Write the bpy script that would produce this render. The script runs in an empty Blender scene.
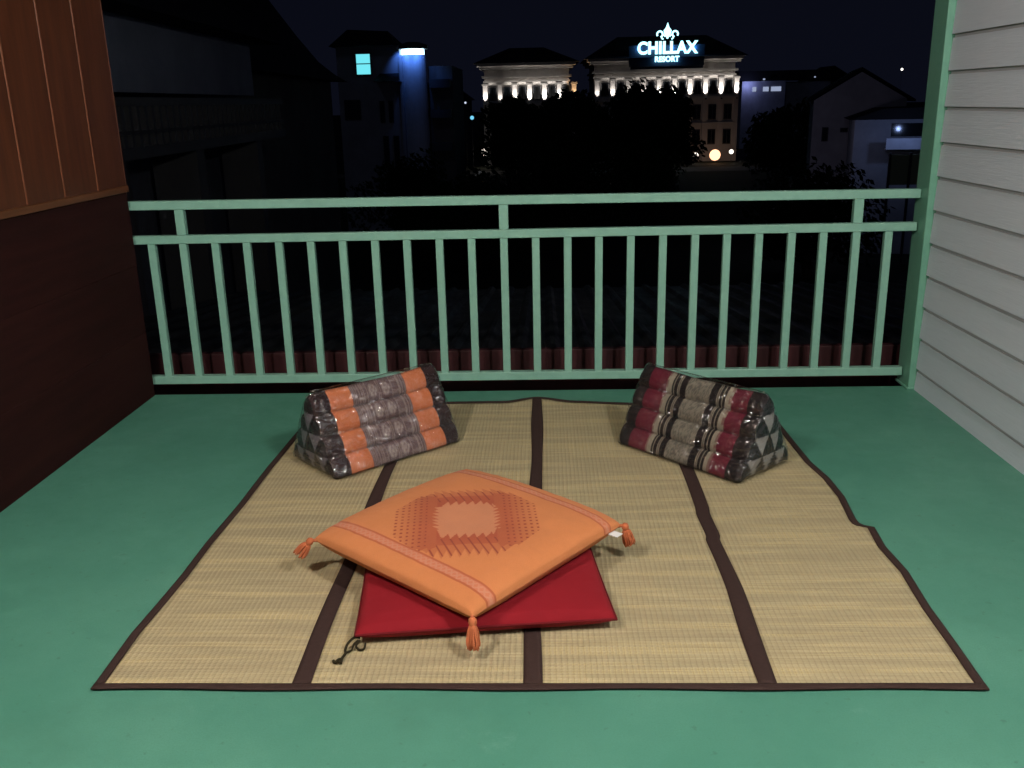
import bpy, bmesh, math, random
from math import sin, cos, pi, radians, sqrt, atan2
from mathutils import Vector, Matrix, noise
random.seed(7)
D = bpy.data
scene = bpy.context.scene
COL = scene.collection

# ------------------------------------------------------------------ helpers
def tag(o, label=None, cat=None, group=None, kind=None):
    if label: o['label'] = label
    if cat: o['category'] = cat
    if group: o['group'] = group
    if kind: o['kind'] = kind
    return o

def thing(name, label, cat, loc=(0, 0, 0), rz=0, group=None):
    o = D.objects.new(name, None); COL.objects.link(o)
    o.empty_display_size = .1
    o.location = loc; o.rotation_euler = (0, 0, rz)
    return tag(o, label, cat, group)

def link(name, me, parent=None, mats=(), smooth=False):
    o = D.objects.new(name, me); COL.objects.link(o)
    for m in mats: me.materials.append(m)
    if parent: o.parent = parent
    if smooth:
        for p in me.polygons: p.use_smooth = True
    return o

class MB:
    def __init__(s): s.v = []; s.f = []; s.m = []
    def box(s, x0, x1, y0, y1, z0, z1, mi=0):
        b = len(s.v)
        s.v += [(x, y, z) for z in (z0, z1) for y in (y0, y1) for x in (x0, x1)]
        for q in ((0, 2, 3, 1), (4, 5, 7, 6), (0, 1, 5, 4), (2, 6, 7, 3), (0, 4, 6, 2), (1, 3, 7, 5)):
            s.f.append([b + i for i in q]); s.m.append(mi)
        return s
    def poly(s, pts, mi=0):
        b = len(s.v); s.v += [tuple(p) for p in pts]; s.f.append(list(range(b, b + len(pts)))); s.m.append(mi); return s
    def tube(s, path, rads, n=8, mi=0, cap=True):
        b = len(s.v); path = [Vector(p) for p in path]
        if not hasattr(rads, '__len__'): rads = [rads] * len(path)
        for i, p in enumerate(path):
            t = (path[min(i + 1, len(path) - 1)] - path[max(i - 1, 0)])
            if t.length < 1e-9: t = Vector((0, 0, 1))
            t.normalize()
            a = t.orthogonal() if i == 0 else (a - t * a.dot(t))
            a.normalize(); c = t.cross(a)
            for k in range(n):
                w = 2 * pi * k / n
                s.v.append(tuple(p + (a * cos(w) + c * sin(w)) * rads[i]))
        for i in range(len(path) - 1):
            for k in range(n):
                k2 = (k + 1) % n
                s.f.append([b + i * n + k, b + i * n + k2, b + (i + 1) * n + k2, b + (i + 1) * n + k]); s.m.append(mi)
        if cap:
            s.f.append([b + k for k in range(n)][::-1]); s.m.append(mi)
            e = b + (len(path) - 1) * n
            s.f.append([e + k for k in range(n)]); s.m.append(mi)
        return s
    def prism(s, pts, y0, y1, mi=0):      # outline in xz, extruded along y
        b = len(s.v); n = len(pts)
        s.v += [(x, y0, z) for x, z in pts] + [(x, y1, z) for x, z in pts]
        s.f.append([b + i for i in range(n)]); s.m.append(mi)
        s.f.append([b + n + i for i in range(n)][::-1]); s.m.append(mi)
        for i in range(n):
            j = (i + 1) % n
            s.f.append([b + i, b + n + i, b + n + j, b + j]); s.m.append(mi)
        return s
    def build(s, name, mats, parent=None, smooth=False, bevel=0):
        me = D.meshes.new(name); me.from_pydata(s.v, [], s.f)
        if not isinstance(mats, (list, tuple)): mats = [mats]
        for p, mi in zip(me.polygons, s.m): p.material_index = mi
        bm = bmesh.new(); bm.from_mesh(me); bmesh.ops.recalc_face_normals(bm, faces=bm.faces); bm.to_mesh(me); bm.free()
        o = link(name, me, parent, mats, smooth)
        if bevel:
            md = o.modifiers.new('bevel', 'BEVEL'); md.width = bevel; md.segments = 2; md.limit_method = 'ANGLE'
        return o

def grid_mesh(name, nu, nv, fn, parent, mats, colfn=None, closed_u=False):
    vs = []; cs = []
    for j in range(nv):
        for i in range(nu):
            vs.append(fn(i / (nu if closed_u else nu - 1), j / (nv - 1)))
            if colfn: cs.append(colfn(i / (nu if closed_u else nu - 1), j / (nv - 1)))
    fs = []
    for j in range(nv - 1):
        for i in range(nu if closed_u else nu - 1):
            i2 = (i + 1) % nu
            fs.append((j * nu + i, j * nu + i2, (j + 1) * nu + i2, (j + 1) * nu + i))
    me = D.meshes.new(name); me.from_pydata(vs, [], fs)
    if colfn:
        at = me.color_attributes.new('pattern', 'FLOAT_COLOR', 'POINT')
        for k, c in enumerate(cs): at.data[k].color = (c[0], c[1], c[2], 1)
    return link(name, me, parent, mats, True)

# ------------------------------------------------------------------ materials
def mat(name, color, rough=.6, spec=.4, metallic=0):
    m = D.materials.new(name); m.use_nodes = True
    b = m.node_tree.nodes['Principled BSDF']
    b.inputs['Base Color'].default_value = (*color, 1)
    b.inputs['Roughness'].default_value = rough
    b.inputs['Specular IOR Level'].default_value = spec
    b.inputs['Metallic'].default_value = metallic
    return m

class NT:
    def __init__(s, m): s.t = m.node_tree; s.b = s.t.nodes['Principled BSDF']
    def n(s, typ, **kw):
        x = s.t.nodes.new(typ)
        for k, v in kw.items():
            if k.startswith('i_'):
                key = k[2:].replace('_', ' ')
                x.inputs[key].default_value = v
            else: setattr(x, k, v)
        return x
    def l(s, a, b): s.t.links.new(a, b)
    def coords(s, scale=(1, 1, 1), loc=(0, 0, 0)):
        tc = s.n('ShaderNodeTexCoord'); mp = s.n('ShaderNodeMapping')
        mp.inputs['Scale'].default_value = scale; mp.inputs['Location'].default_value = loc
        s.l(tc.outputs['Object'], mp.inputs['Vector']); return mp.outputs['Vector']
    def noise(s, vec, scale, detail=4, rough=.55, out='Fac'):
        x = s.n('ShaderNodeTexNoise', i_Scale=scale, i_Detail=detail, i_Roughness=rough); s.l(vec, x.inputs['Vector']); return x.outputs[out]
    def ramp(s, fac, stops, interp='LINEAR'):
        r = s.n('ShaderNodeValToRGB'); r.color_ramp.interpolation = interp
        e = r.color_ramp.elements
        while len(e) < len(stops): e.new(.5)
        for q, (p, c) in zip(e, stops):
            q.position = p; q.color = (*c, 1) if hasattr(c, '__len__') else (c, c, c, 1)
        s.l(fac, r.inputs['Fac']); return r.outputs['Color']
    def mix(s, a, b, fac, mode='MIX'):
        x = s.n('ShaderNodeMix', data_type='RGBA', blend_type=mode)
        for sock, v in ((x.inputs[0], fac), (x.inputs[6], a), (x.inputs[7], b)):
            if hasattr(v, 'links') or isinstance(v, bpy.types.NodeSocket): s.l(v, sock)
            elif hasattr(v, '__len__'): sock.default_value = (*v, 1)
            else: sock.default_value = v
        return x.outputs[2]
    def math(s, op, a, b=None):
        x = s.n('ShaderNodeMath', operation=op)
        for i, v in enumerate((a, b)):
            if v is None: continue
            if isinstance(v, bpy.types.NodeSocket): s.l(v, x.inputs[i])
            else: x.inputs[i].default_value = v
        return x.outputs[0]
    def bump(s, h, strength=.3, dist=.01):
        b = s.n('ShaderNodeBump', i_Strength=strength, i_Distance=dist); s.l(h, b.inputs['Height']); s.l(b.outputs['Normal'], s.b.inputs['Normal'])
    def color(s, c): s.l(c, s.b.inputs['Base Color'])

def emit(name, color, strength):
    m = D.materials.new(name); m.use_nodes = True; t = m.node_tree
    t.nodes.remove(t.nodes['Principled BSDF'])
    e = t.nodes.new('ShaderNodeEmission'); e.inputs[0].default_value = (*color, 1); e.inputs[1].default_value = strength
    t.links.new(e.outputs[0], t.nodes['Material Output'].inputs[0]); return m

# painted green floor
m_floor = mat('floor_paint', (.1, .3, .21), .5, .35); q = NT(m_floor)
v = q.coords(); a = q.noise(v, 1.6, 5); b = q.noise(v, 60, 3); c = q.noise(v, 260, 2)
col = q.ramp(a, [(.3, (.058, .208, .148)), (.55, (.077, .245, .178)), (.75, (.098, .28, .204))])
st = q.ramp(q.noise(v, 4.2, 6, .7), [(.62, 0.0), (.72, 1.0)])
col = q.mix(col, (.19, .37, .3), q.math('MULTIPLY', st, .3))
sc_ = q.ramp(q.noise(q.coords((2, 14, 1)), 3.1, 5, .75), [(.66, 0.0), (.72, 1.0)])
col = q.mix(col, (.2, .38, .31), q.math('MULTIPLY', sc_, .22))
dt = q.ramp(q.noise(q.coords((1, 1, 1), (7, 3, 0)), 2.3, 7, .7), [(.56, 0.0), (.7, 1.0)])
col = q.mix(col, (.055, .17, .12), q.math('MULTIPLY', dt, .4))
spk = q.ramp(q.noise(v, 38, 2), [(.27, 1.0), (.33, 0.0)])
col = q.mix(col, (.05, .13, .09), q.math('MULTIPLY', spk, .5))
col = q.mix(col, (.06, .2, .13), q.math('MULTIPLY', q.ramp(c, [(.4, 0.0), (.7, 1.0)]), .5))
q.color(col)
q.l(q.ramp(q.noise(v, 5, 6, .7), [(.3, .36), (.7, .66)]), q.b.inputs['Roughness'])
q.bump(q.math('ADD', q.math('MULTIPLY', b, .5), q.math('MULTIPLY', c, .35)), .22, .002)
m_floor_edge = mat('floor_edge', (.05, .14, .1), .7)

# green railing paint
def paint(name, col, dark):
    m = mat(name, col, .38, .5); q = NT(m); v = q.coords()
    q.color(q.mix(col, dark, q.math('MULTIPLY', q.ramp(q.noise(v, 18, 5, .7), [(.45, 0.0), (.75, 1.0)]), .45)))
    q.bump(q.noise(v, 90, 3), .15, .002); return m
m_rail = paint('rail_paint', (.225, .435, .345), (.15, .33, .25))
m_post = paint('post_paint', (.15, .36, .26), (.1, .27, .19))

# siding
m_siding = mat('siding_board', (.6, .6, .6), .6, .3); q = NT(m_siding)
v = q.coords((40, 1.8, 40)); g = q.noise(v, 5, 5, .65)
v2 = q.coords(); big = q.noise(v2, 1.4, 3)
q.color(q.mix(q.ramp(g, [(.3, (.6, .655, .73)), (.7, (.66, .715, .79))]), (.6, .66, .75), q.math('MULTIPLY', big, .5)))
q.bump(g, .5, .0025)
m_groove = mat('siding_groove', (.42, .44, .46), .8, .2)

# varnished wood
def wood(name, c0, c1, c2, scale, rough, ax='z', bumpy=.12):
    m = mat(name, c1, rough, .45); q = NT(m)
    sc = (9, 9, .8) if ax == 'z' else (9, .8, 9)
    v = q.coords(sc); g = q.noise(v, scale, 7, .65); g2 = q.noise(q.coords((1, 2.2, .5) if ax == 'z' else (1, .5, 2.2)), 1.7, 3)
    col = q.ramp(g, [(.28, c0), (.5, c1), (.72, c2)])
    q.color(q.mix(col, c0, q.math('MULTIPLY', g2, .55))); q.bump(g, bumpy, .002)
    return m
m_wood = wood('varnished_wood', (.052, .015, .006), (.1, .028, .01), (.145, .045, .016), 2.4, .42)
m_bead_lit = wood('wood_bead_lit', (.11, .033, .014), (.15, .048, .02), (.19, .064, .027), 3, .35)  # lighter brown: lamp light caught on the groove edges, put into the colour
m_trim = wood('wood_trim', (.09, .03, .01), (.15, .05, .018), (.2, .075, .026), 3, .4, 'y')
m_low = wood('dark_cladding', (.018, .0045, .004), (.027, .0065, .006), (.038, .01, .008), 2, .75, 'y')
m_low.node_tree.nodes['Principled BSDF'].inputs['Specular IOR Level'].default_value = .12

# mat
def mat_straw(name, seed):
    m = mat(name, (.4, .3, .16), .62, .3); q = NT(m)
    v = q.coords((1.1, 52, 1), (seed, seed * 3.1, 0)); straw = q.noise(v, 3, 6, .7)
    v2 = q.coords((.8, 10, 1), (seed, 0, 0)); band = q.noise(v2, 2.2, 4, .6)
    tc = q.n('ShaderNodeTexCoord'); sx = q.n('ShaderNodeSeparateXYZ'); q.l(tc.outputs['Object'], sx.inputs[0])
    wob = q.math('MULTIPLY', q.noise(q.coords((1, 30, 1)), 2, 2), .004)
    xs = q.math('ADD', sx.outputs[0], wob)
    weft = q.math('SINE', q.math('MULTIPLY', xs, 2 * pi / .0135))
    weft2 = q.ramp(weft, [(.0, 0.0), (.78, 0.0), (1, 1.0)])
    row = q.math('SINE', q.math('MULTIPLY', sx.outputs[1], 2 * pi / .0062))
    chk = q.math('MULTIPLY', q.math('ADD', weft, 1), q.math('ADD', row, 1))
    col = q.ramp(straw, [(.22, (.3, .235, .13)), (.42, (.42, .345, .195)), (.58, (.5, .42, .245)), (.8, (.62, .53, .33))])
    col = q.mix(col, (.32, .27, .165), q.math('MULTIPLY', q.ramp(band, [(.38, 1.0), (.58, 0.0)]), .55))
    col = q.mix(col, (.68, .55, .25), q.math('MULTIPLY', q.math('MULTIPLY', q.ramp(band, [(.52, 0.0), (.62, 1.0)]), q.math('MULTIPLY', chk, .34)), .6))
    col = q.mix(col, (.17, .115, .055), q.math('MULTIPLY', weft2, .3))
    fleck = q.ramp(q.noise(q.coords((8, 90, 1), (seed * 2, 0, 0)), 2.6, 2), [(.24, 1.0), (.3, 0.0)])
    col = q.mix(col, (.12, .075, .035), q.math('MULTIPLY', fleck, .7))
    q.color(col)
    q.bump(q.math('ADD', q.math('MULTIPLY', chk, .35), straw), .65, .0028)
    return m
m_bind = mat('binding_cloth', (.033, .018, .016), .85, .2); q = NT(m_bind); v = q.coords()
q.color(q.mix((.028, .015, .013), (.05, .028, .024), q.noise(v, 90, 4))); q.bump(q.noise(v, 350, 2), .3, .002)

# fabrics
def fabric(name, c, vary=.25, rough=.85, scale=420, bs=.35):
    m = mat(name, c, rough, .2); q = NT(m); v = q.coords()
    n1 = q.noise(v, 9, 4); n2 = q.noise(v, scale, 2)
    dk = tuple(x * (1 - vary) for x in c)
    q.color(q.mix(q.mix(c, dk, n1), tuple(x * .7 for x in c), q.math('MULTIPLY', n2, .35)))
    wx = q.n('ShaderNodeTexWave', i_Scale=160.0); q.l(v, wx.inputs['Vector'])
    q.bump(q.math('ADD', n2, q.math('MULTIPLY', wx.outputs['Fac'], .4)), bs, .0018)
    q.b.inputs['Sheen Weight'].default_value = .02
    return m
m_red = fabric('crimson_cloth', (.27, .008, .016))
m_redseam = fabric('crimson_piping', (.15, .006, .01))
m_tassel = fabric('orange_yarn', (.6, .17, .07), .35, .9, 300)
m_cord = fabric('olive_cord', (.026, .02, .008), .35, .9, 300)
m_tagw = mat('care_label', (.75, .76, .76), .7)
def patt(name, rough=.85, bs=.4, sheen=.15, sc=380):
    m = mat(name, (.5, .5, .5), rough, .22); q = NT(m); at = q.n('ShaderNodeVertexColor', layer_name='pattern'); v = q.coords()
    n2 = q.noise(v, sc, 2); n1 = q.noise(v, 14, 4)
    q.color(q.mix(at.outputs['Color'], (0, 0, 0), q.math('MULTIPLY', q.math('ADD', n2, n1), .16)))
    wx = q.n('ShaderNodeTexWave', i_Scale=150.0); q.l(v, wx.inputs['Vector'])
    q.bump(q.math('ADD', n2, q.math('MULTIPLY', wx.outputs['Fac'], .5)), bs, .0016)
    q.b.inputs['Sheen Weight'].default_value = .04
    return m
m_patt = patt('woven_cloth')
m_pill = patt('printed_cotton', .7, .25)

# clear film
m_film = D.materials.new('clear_film'); m_film.use_nodes = True
t = m_film.node_tree; t.nodes.remove(t.nodes['Principled BSDF'])
tr = t.nodes.new('ShaderNodeBsdfTransparent'); gl = t.nodes.new('ShaderNodeBsdfGlossy'); gl.inputs['Roughness'].default_value = .07
tr.inputs[0].default_value = (.96, .96, .97, 1)
fr = t.nodes.new('ShaderNodeLayerWeight'); fr.inputs['Blend'].default_value = .5
pw = t.nodes.new('ShaderNodeMath'); pw.operation = 'POWER'; pw.inputs[1].default_value = 4.0
mx = t.nodes.new('ShaderNodeMixShader'); tc = t.nodes.new('ShaderNodeTexCoord')
n1 = t.nodes.new('ShaderNodeTexNoise'); n1.inputs['Scale'].default_value = 10; n1.inputs['Detail'].default_value = 3; n1.inputs['Distortion'].default_value = 1.2
bp = t.nodes.new('ShaderNodeBump'); bp.inputs['Strength'].default_value = 1; bp.inputs['Distance'].default_value = .045
mt = t.nodes.new('ShaderNodeMath'); mt.operation = 'MULTIPLY_ADD'; mt.inputs[1].default_value = .8; mt.inputs[2].default_value = .06; mt.use_clamp = True
L = t.links.new
n2 = t.nodes.new('ShaderNodeTexVoronoi'); n2.inputs['Scale'].default_value = 48; n2.feature = 'SMOOTH_F1'
n3 = t.nodes.new('ShaderNodeMath'); n3.operation = 'MULTIPLY_ADD'; n3.inputs[1].default_value = .22
n4 = t.nodes.new('ShaderNodeMixRGB'); n4.inputs[0].default_value = .12; L(tc.outputs['Object'], n4.inputs[1]); L(n1.outputs['Color'], n4.inputs[2]); L(n4.outputs[0], n2.inputs['Vector'])
L(tc.outputs['Object'], n1.inputs['Vector']); L(n2.outputs['Distance'], n3.inputs[0]); L(n1.outputs['Fac'], n3.inputs[2]); L(n3.outputs[0], bp.inputs['Height']); L(bp.outputs[0], gl.inputs['Normal']); L(fr.outputs['Facing'], pw.inputs[0])
L(pw.outputs[0], mt.inputs[0]); L(mt.outputs[0], mx.inputs[0]); L(tr.outputs[0], mx.inputs[1]); L(gl.outputs[0], mx.inputs[2]); L(mx.outputs[0], t.nodes['Material Output'].inputs[0])

# outdoors
def stucco(name, c, var=.3):
    m = mat(name, c, .85, .2); q = NT(m); v = q.coords()
    q.color(q.mix(c, tuple(x * (1 - var) for x in c), q.ramp(q.noise(v, .7, 6, .65), [(.35, 0.0), (.7, 1.0)]))); q.bump(q.noise(v, 14, 3), .3, .02); return m
m_stucco = stucco('weathered_stucco', (.27, .31, .42))
m_cream = stucco('hotel_render', (.5, .48, .46), .15)
m_grey = stucco('grey_render', (.33, .34, .38))
m_bluew = stucco('tower_render', (.5, .52, .58))
m_gable = stucco('gable_render', (.4, .38, .42))
m_roof = mat('dark_roof_tile', (.012, .012, .014), .8, .15)
q = NT(m_roof); q.bump(q.noise(q.coords(), 6, 3), .4, .03)
m_glass = mat('dark_pane', (.01, .012, .015), .12, .5)
m_frame = mat('dark_frame', (.04, .04, .045), .6)
m_leaf = mat('night_leaf', (.012, .022, .009), .7, .1); q = NT(m_leaf); q.color(q.mix((.008, .016, .006), (.02, .034, .013), q.noise(q.coords(), .9, 3)))
m_bark = mat('bark', (.04, .03, .02), .9)
m_ground = mat('ground_soil', (.018, .022, .014), .95, .1); q = NT(m_ground); q.color(q.mix((.012, .016, .009), (.03, .03, .024), q.noise(q.coords(), .15, 5)))
m_road = mat('asphalt', (.045, .045, .047), .85)
m_maroon = mat('maroon_paint', (.1, .018, .022), .6, .3); q = NT(m_maroon); v = q.coords((1, 1, .3))
q.color(q.mix((.05, .011, .013), (.028, .007, .008), q.ramp(q.noise(v, 9, 6, .7), [(.35, 0.0), (.7, 1.0)]))); q.bump(q.noise(v, 40, 3), .3, .004)
m_metal = mat('roof_sheet', (.018, .022, .03), .5, .2, .0); q = NT(m_metal); v = q.coords((1, .3, 1))
q.l(q.ramp(q.noise(v, 5, 5, .7), [(.3, .45), (.7, .8)]), q.b.inputs['Roughness'])
q.color(q.mix((.006, .008, .01), (.016, .016, .018), q.noise(v, 2.5, 5)))
m_fence = mat('fence_paint', (.3, .33, .2), .8)
e_cyan = emit('lit_window_cyan', (.16, .75, .85), 1.1)
e_tube = emit('lamp_tube', (.55, .85, 1.0), 5)
e_sign = emit('sign_letter_light', (.42, .9, 1.0), 2.6)
e_warm = emit('warm_lamp', (1.0, .55, .3), 6)
e_white = emit('white_lamp', (1.0, .9, .78), 2.2)
e_dim = emit('dim_lamp', (.6, .7, 1.0), .5)
m_board = mat('sign_board', (.02, .03, .05), .7)

# ------------------------------------------------------------------ camera
CAMH = 1.25
cam_d = D.cameras.new('camera'); cam = D.objects.new('camera', cam_d); COL.objects.link(cam)
right = Vector((.99926481, .03125647, -.02220053)); down = Vector((-.01216413, -.29066392, -.95674789)); fwd = Vector((-.03635745, .95631455, -.29007002))
M = Matrix((right, -down, -fwd)).transposed().to_4x4(); M.translation = Vector((0, 0, CAMH)); cam.matrix_world = M
cam_d.sensor_width = 36; cam_d.lens = 36 * 930.0617 / 1024; cam_d.clip_start = .05; cam_d.clip_end = 2000
scene.camera = cam

# ------------------------------------------------------------------ balcony
def struct(name, mb, m, **k): return tag(mb.build(name, m, **k), kind='structure')
XL, XR, YB = -1.79, 1.622, 4.0239
f = MB().box(XL - .05, XR + .3, -2.2, YB, -.22, 0)
struct('balcony_floor', f, m_floor, bevel=.006)
struct('ceiling', MB().box(XL - .3, XR + .4, -2.2, YB + .5, 2.72, 2.8), mat('ceiling_board', (.22, .17, .12), .8))

# left wooden wall
w = thing('wooden_wall', 'dark brown wall with glossy orange-brown boards above, left of the balcony', 'wall', (XL, 1, 0))
b = MB()
z = 0.0; hs = [.3, .3, .315]
for i, h in enumerate(hs):
    b.box(-.1, 0 - .001 * (i % 2), -3.2, 3.01, z, z + h - .0004); z += h
o = b.build('lower_cladding', m_low, w, bevel=.002)
b = MB()
ys = [3.012 - .268 * k for k in range(24)]
for k in range(23):
    b.box(-.09, .004, ys[k + 1] + .003, ys[k] - .003, .945, 2.7, 0)
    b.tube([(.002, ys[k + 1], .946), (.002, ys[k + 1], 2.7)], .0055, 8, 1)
b.tube([(.002, ys[0] - .008, .946), (.002, ys[0] - .008, 2.7)], .004, 8, 0)
b.build('upper_boards', [m_wood, m_bead_lit], w)
MB().box(-.09, .009, -3.2, 3.016, .917, .944).build('trim_rail', m_trim, w, bevel=.003)

# right siding wall
w = thing('siding_wall', 'pale grey horizontal lap siding wall on the right side of the balcony', 'wall', (XR, 1, 0))
b = MB(); z = .0903 - .1371
y0, y1 = -3.2, 2.962
while z < 2.7:
    zb_, zt_ = max(z + .007, .0), z + .1371 - .007
    b.poly([(-.0045, y0, zb_), (-.0045, y1, zb_), (.001, y1, zt_), (.001, y0, zt_)], 0)
    b.poly([(-.0045, y0, zb_), (-.0045, y1, zb_), (.008, y1, zb_), (.008, y0, zb_)], 1)
    b.poly([(.001, y0, zt_), (.001, y1, zt_), (.008, y1, zt_), (.008, y0, zt_)], 1)
    b.poly([(.008, y0, zt_), (.008, y1, zt_), (.008, y1, zt_ + .014), (.008, y0, zt_ + .014)], 1)
    b.poly([(-.0045, y1, zb_), (.008, y1, zb_), (.008, y1, zt_), (.001, y1, zt_)], 0)
    z += .1371
b.box(.0085, .12, y0, y1, 0, 2.7, 1)
o = b.build('siding_boards', [m_siding, m_groove], w)
MB().box(.0, .02, 2.963, 2.978, .0, 2.7).build('corner_strip', m_post, w)

w = thing('corner_post', 'sea green square post at the end of the grey siding wall', 'post', (1.612, 4.04, 0))
MB().box(-.019, .03, -.075, .062, 0, 2.72).build('shaft', m_post, w, bevel=.004)
MB().box(-.026, .036, -.081, .07, 0, .01).build('base_plate', m_post, w, bevel=.003)

# railing
r = thing('balcony_railing', 'sea green metal railing with upright bars along the balcony edge', 'railing', (0, 4.054, 0))
tr_ = MB().box(-3.475, 0, -.02, .02, -.038, 0).build('top_rail', m_rail, r, bevel=.003); tr_.location = (1.59, 0, .862); tr_.rotation_euler = (0, .0032, 0)
MB().box(-1.885, 1.588, -.018, .018, .686, .7225).build('middle_rail', m_rail, r, bevel=.003)
MB().box(-1.82, 1.588, -.018, .018, .044, .0817).build('bottom_rail', m_rail, r, bevel=.003)
bal = MB().box(-.0165, .0165, -.0135, .0135, .08, .686).build('baluster', m_rail, r, bevel=.002)
stub = MB().box(-.02, .02, -.0155, .0155, .7235, .838).build('upright', m_rail, r, bevel=.002)
bx = [-1.7279 + i * .1413 if i < 12 else -.1736 + (i - 11) * .1374 for i in range(24)]
for i, x in enumerate(bx):
    o = bal if i == 0 else bal.copy()
    if i: COL.objects.link(o); o.parent = r
    o.location = (x + random.uniform(-.0015, .0015), 0, 0)
for k, i in enumerate((1, 11, 22)):
    o = stub if k == 0 else stub.copy()
    if k: COL.objects.link(o); o.parent = r
    o.location = (bx[i], 0, 0)

# maroon board and sheet roof outside
o = MB().box(-1.9, 1.95, 4.2, 4.24, -.35, .142).build('eave_board', m_maroon, bevel=.004)
tag(o, 'maroon painted eave board running just outside the foot of the railing', 'board')
b = MB(); x = -3.2; prof = []
while x < 4.6:
    prof += [(x, 0), (x + .03, .028), (x + .06, .028), (x + .09, 0)]; x += .2
n = len(prof); rows = [(4.26, -.03), (9.6, -.62)]
for (yy, zz) in rows:
    for (px, pz) in prof: b.v.append((px, yy, zz + pz))
for i in range(n - 1): b.f.append([i, i + 1, n + i + 1, n + i]); b.m.append(0)
o = b.build('sheet_metal_roof', m_metal)
md = o.modifiers.new('thick', 'SOLIDIFY'); md.thickness = .006; md.offset = -1
tag(o, 'dark corrugated metal roof sloping away below the railing', 'roof')

# ------------------------------------------------------------------ straw mat
def interp(pts, y):
    if y <= pts[0][0]: return pts[0][1]
    for (a, xa), (b_, xb) in zip(pts, pts[1:]):
        if y <= b_: return xa + (xb - xa) * (y - a) / (b_ - a)
    return pts[-1][1]
MX, MY = -.04, 1.775
eL = [(1.775, -1.032), (2.0, -1.038), (2.15, -1.03), (2.3, -1.024), (2.5, -1.024), (2.786, -1.012), (3.1, -1.01), (3.516, -.996), (3.84, -.985)]
eR = [(1.775, .954), (1.95, .96), (2.112, .963), (2.3, .977), (2.45, .968), (2.583, .98), (2.592, .945), (2.63, .942), (2.8, .96), (2.955, .956), (3.1, .935), (3.48, .926), (3.8, .93)]
sL = [(1.775, -.561), (2.0, -.563), (2.325, -.562), (2.6, -.566), (3.033, -.566), (3.5, -.56), (3.84, -.555)]
sC = [(1.775, -.039), (2.5, -.041), (3.1, -.035), (3.86, -.039)]
sR = [(1.775, .484), (2.0, .486), (2.216, .491), (2.42, .488), (2.5, .486), (2.53, .493), (2.68, .488), (2.72, .492), (3.083, .489), (3.8, .485)]
def backY(x): return interp([(-1.05, 3.835), (-.6, 3.84), (-.16, 3.835), (-.039, 3.868), (.1, 3.835), (.4, 3.79), (.95, 3.76)], x)
def mz(x, y):
    z = .0045 + .0035 * max(0, noise.noise(Vector((x * 3, y * 2.2, 3))))
    z += .012 * math.exp(-((y - 3.84) / .05) ** 2) * math.exp(-((x + .04) / .09) ** 2)
    return z
straw_mat = thing('straw_mat', 'large four-panel straw mat with dark brown cloth edging on the green floor', 'mat', (MX, MY, 0))
def strip(xa, xb, ya, yb, nu, nv, lift, name, m, thick=.003):
    def fn(u, v_):
        y = ya(u, v_) if callable(ya) else ya
        yy = MY + (v_ if True else 0) * 0
        y0_ = ya; 
        xm = 0
        # iterate: y from ya to back edge
        x_ref = (xa(2.5) + xb(2.5)) / 2
        yend = yb(xa(3.8) * (1 - u) + xb(3.8) * u) if callable(yb) else yb
        y = ya + (yend - ya) * v_
        x = xa(y) * (1 - u) + xb(y) * u
        return (x - MX, y - MY, mz(x, y) + lift)
    o = grid_mesh(name, nu, nv, fn, straw_mat, [m])
    md = o.modifiers.new('thick', 'SOLIDIFY'); md.thickness = thick; md.offset = -1
    return o
F = lambda pts, d=0: (lambda y: interp(pts, y) + d)
edges = [eL, sL, sC, sR, eR]
for k in range(4):
    strip(F(edges[k], .006), F(edges[k + 1], -.006), 1.79, lambda x: backY(x) - .012, 14, 90, 0, 'woven_panel', mat_straw('straw_%d' % k, 1.7 * k + .3))
for e in (sL, sC, sR):
    wob = random.random() * 9
    strip(lambda y, e=e, wob=wob: interp(e, y) - .0215 - .002 * sin(y * 9 + wob), lambda y, e=e, wob=wob: interp(e, y) + .0215 + .003 * sin(y * 7 + wob * 2),
          1.788, lambda x: backY(x) - .01, 5, 90, .002, 'seam_binding', m_bind)
strip(F(eL), F(eL, .021), 1.776, lambda x: backY(x), 4, 110, .003, 'edge_binding', m_bind)
strip(F(eR, -.021), F(eR), 1.776, lambda x: backY(x), 4, 140, .003, 'edge_binding', m_bind)
def fb(front):
    def fn(u, v_):
        if front:
            y = 1.772 + .02 * v_ + .003 * sin(u * 23) * (1 - v_); xa, xb = eL[0][1] , eR[0][1]
        else:
            xa, xb = eL[-1][1], eR[-1][1]; y = 0
        x = xa + (xb - xa) * u
        if not front: y = backY(x) - .018 * (1 - v_) + .002
        return (x - MX, y - MY, mz(x, y) + .0042)
    o = grid_mesh('edge_binding', 120, 4, fn, straw_mat, [m_bind])
    md = o.modifiers.new('thick', 'SOLIDIFY'); md.thickness = .004; md.offset = -1
fb(True); fb(False)

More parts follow.
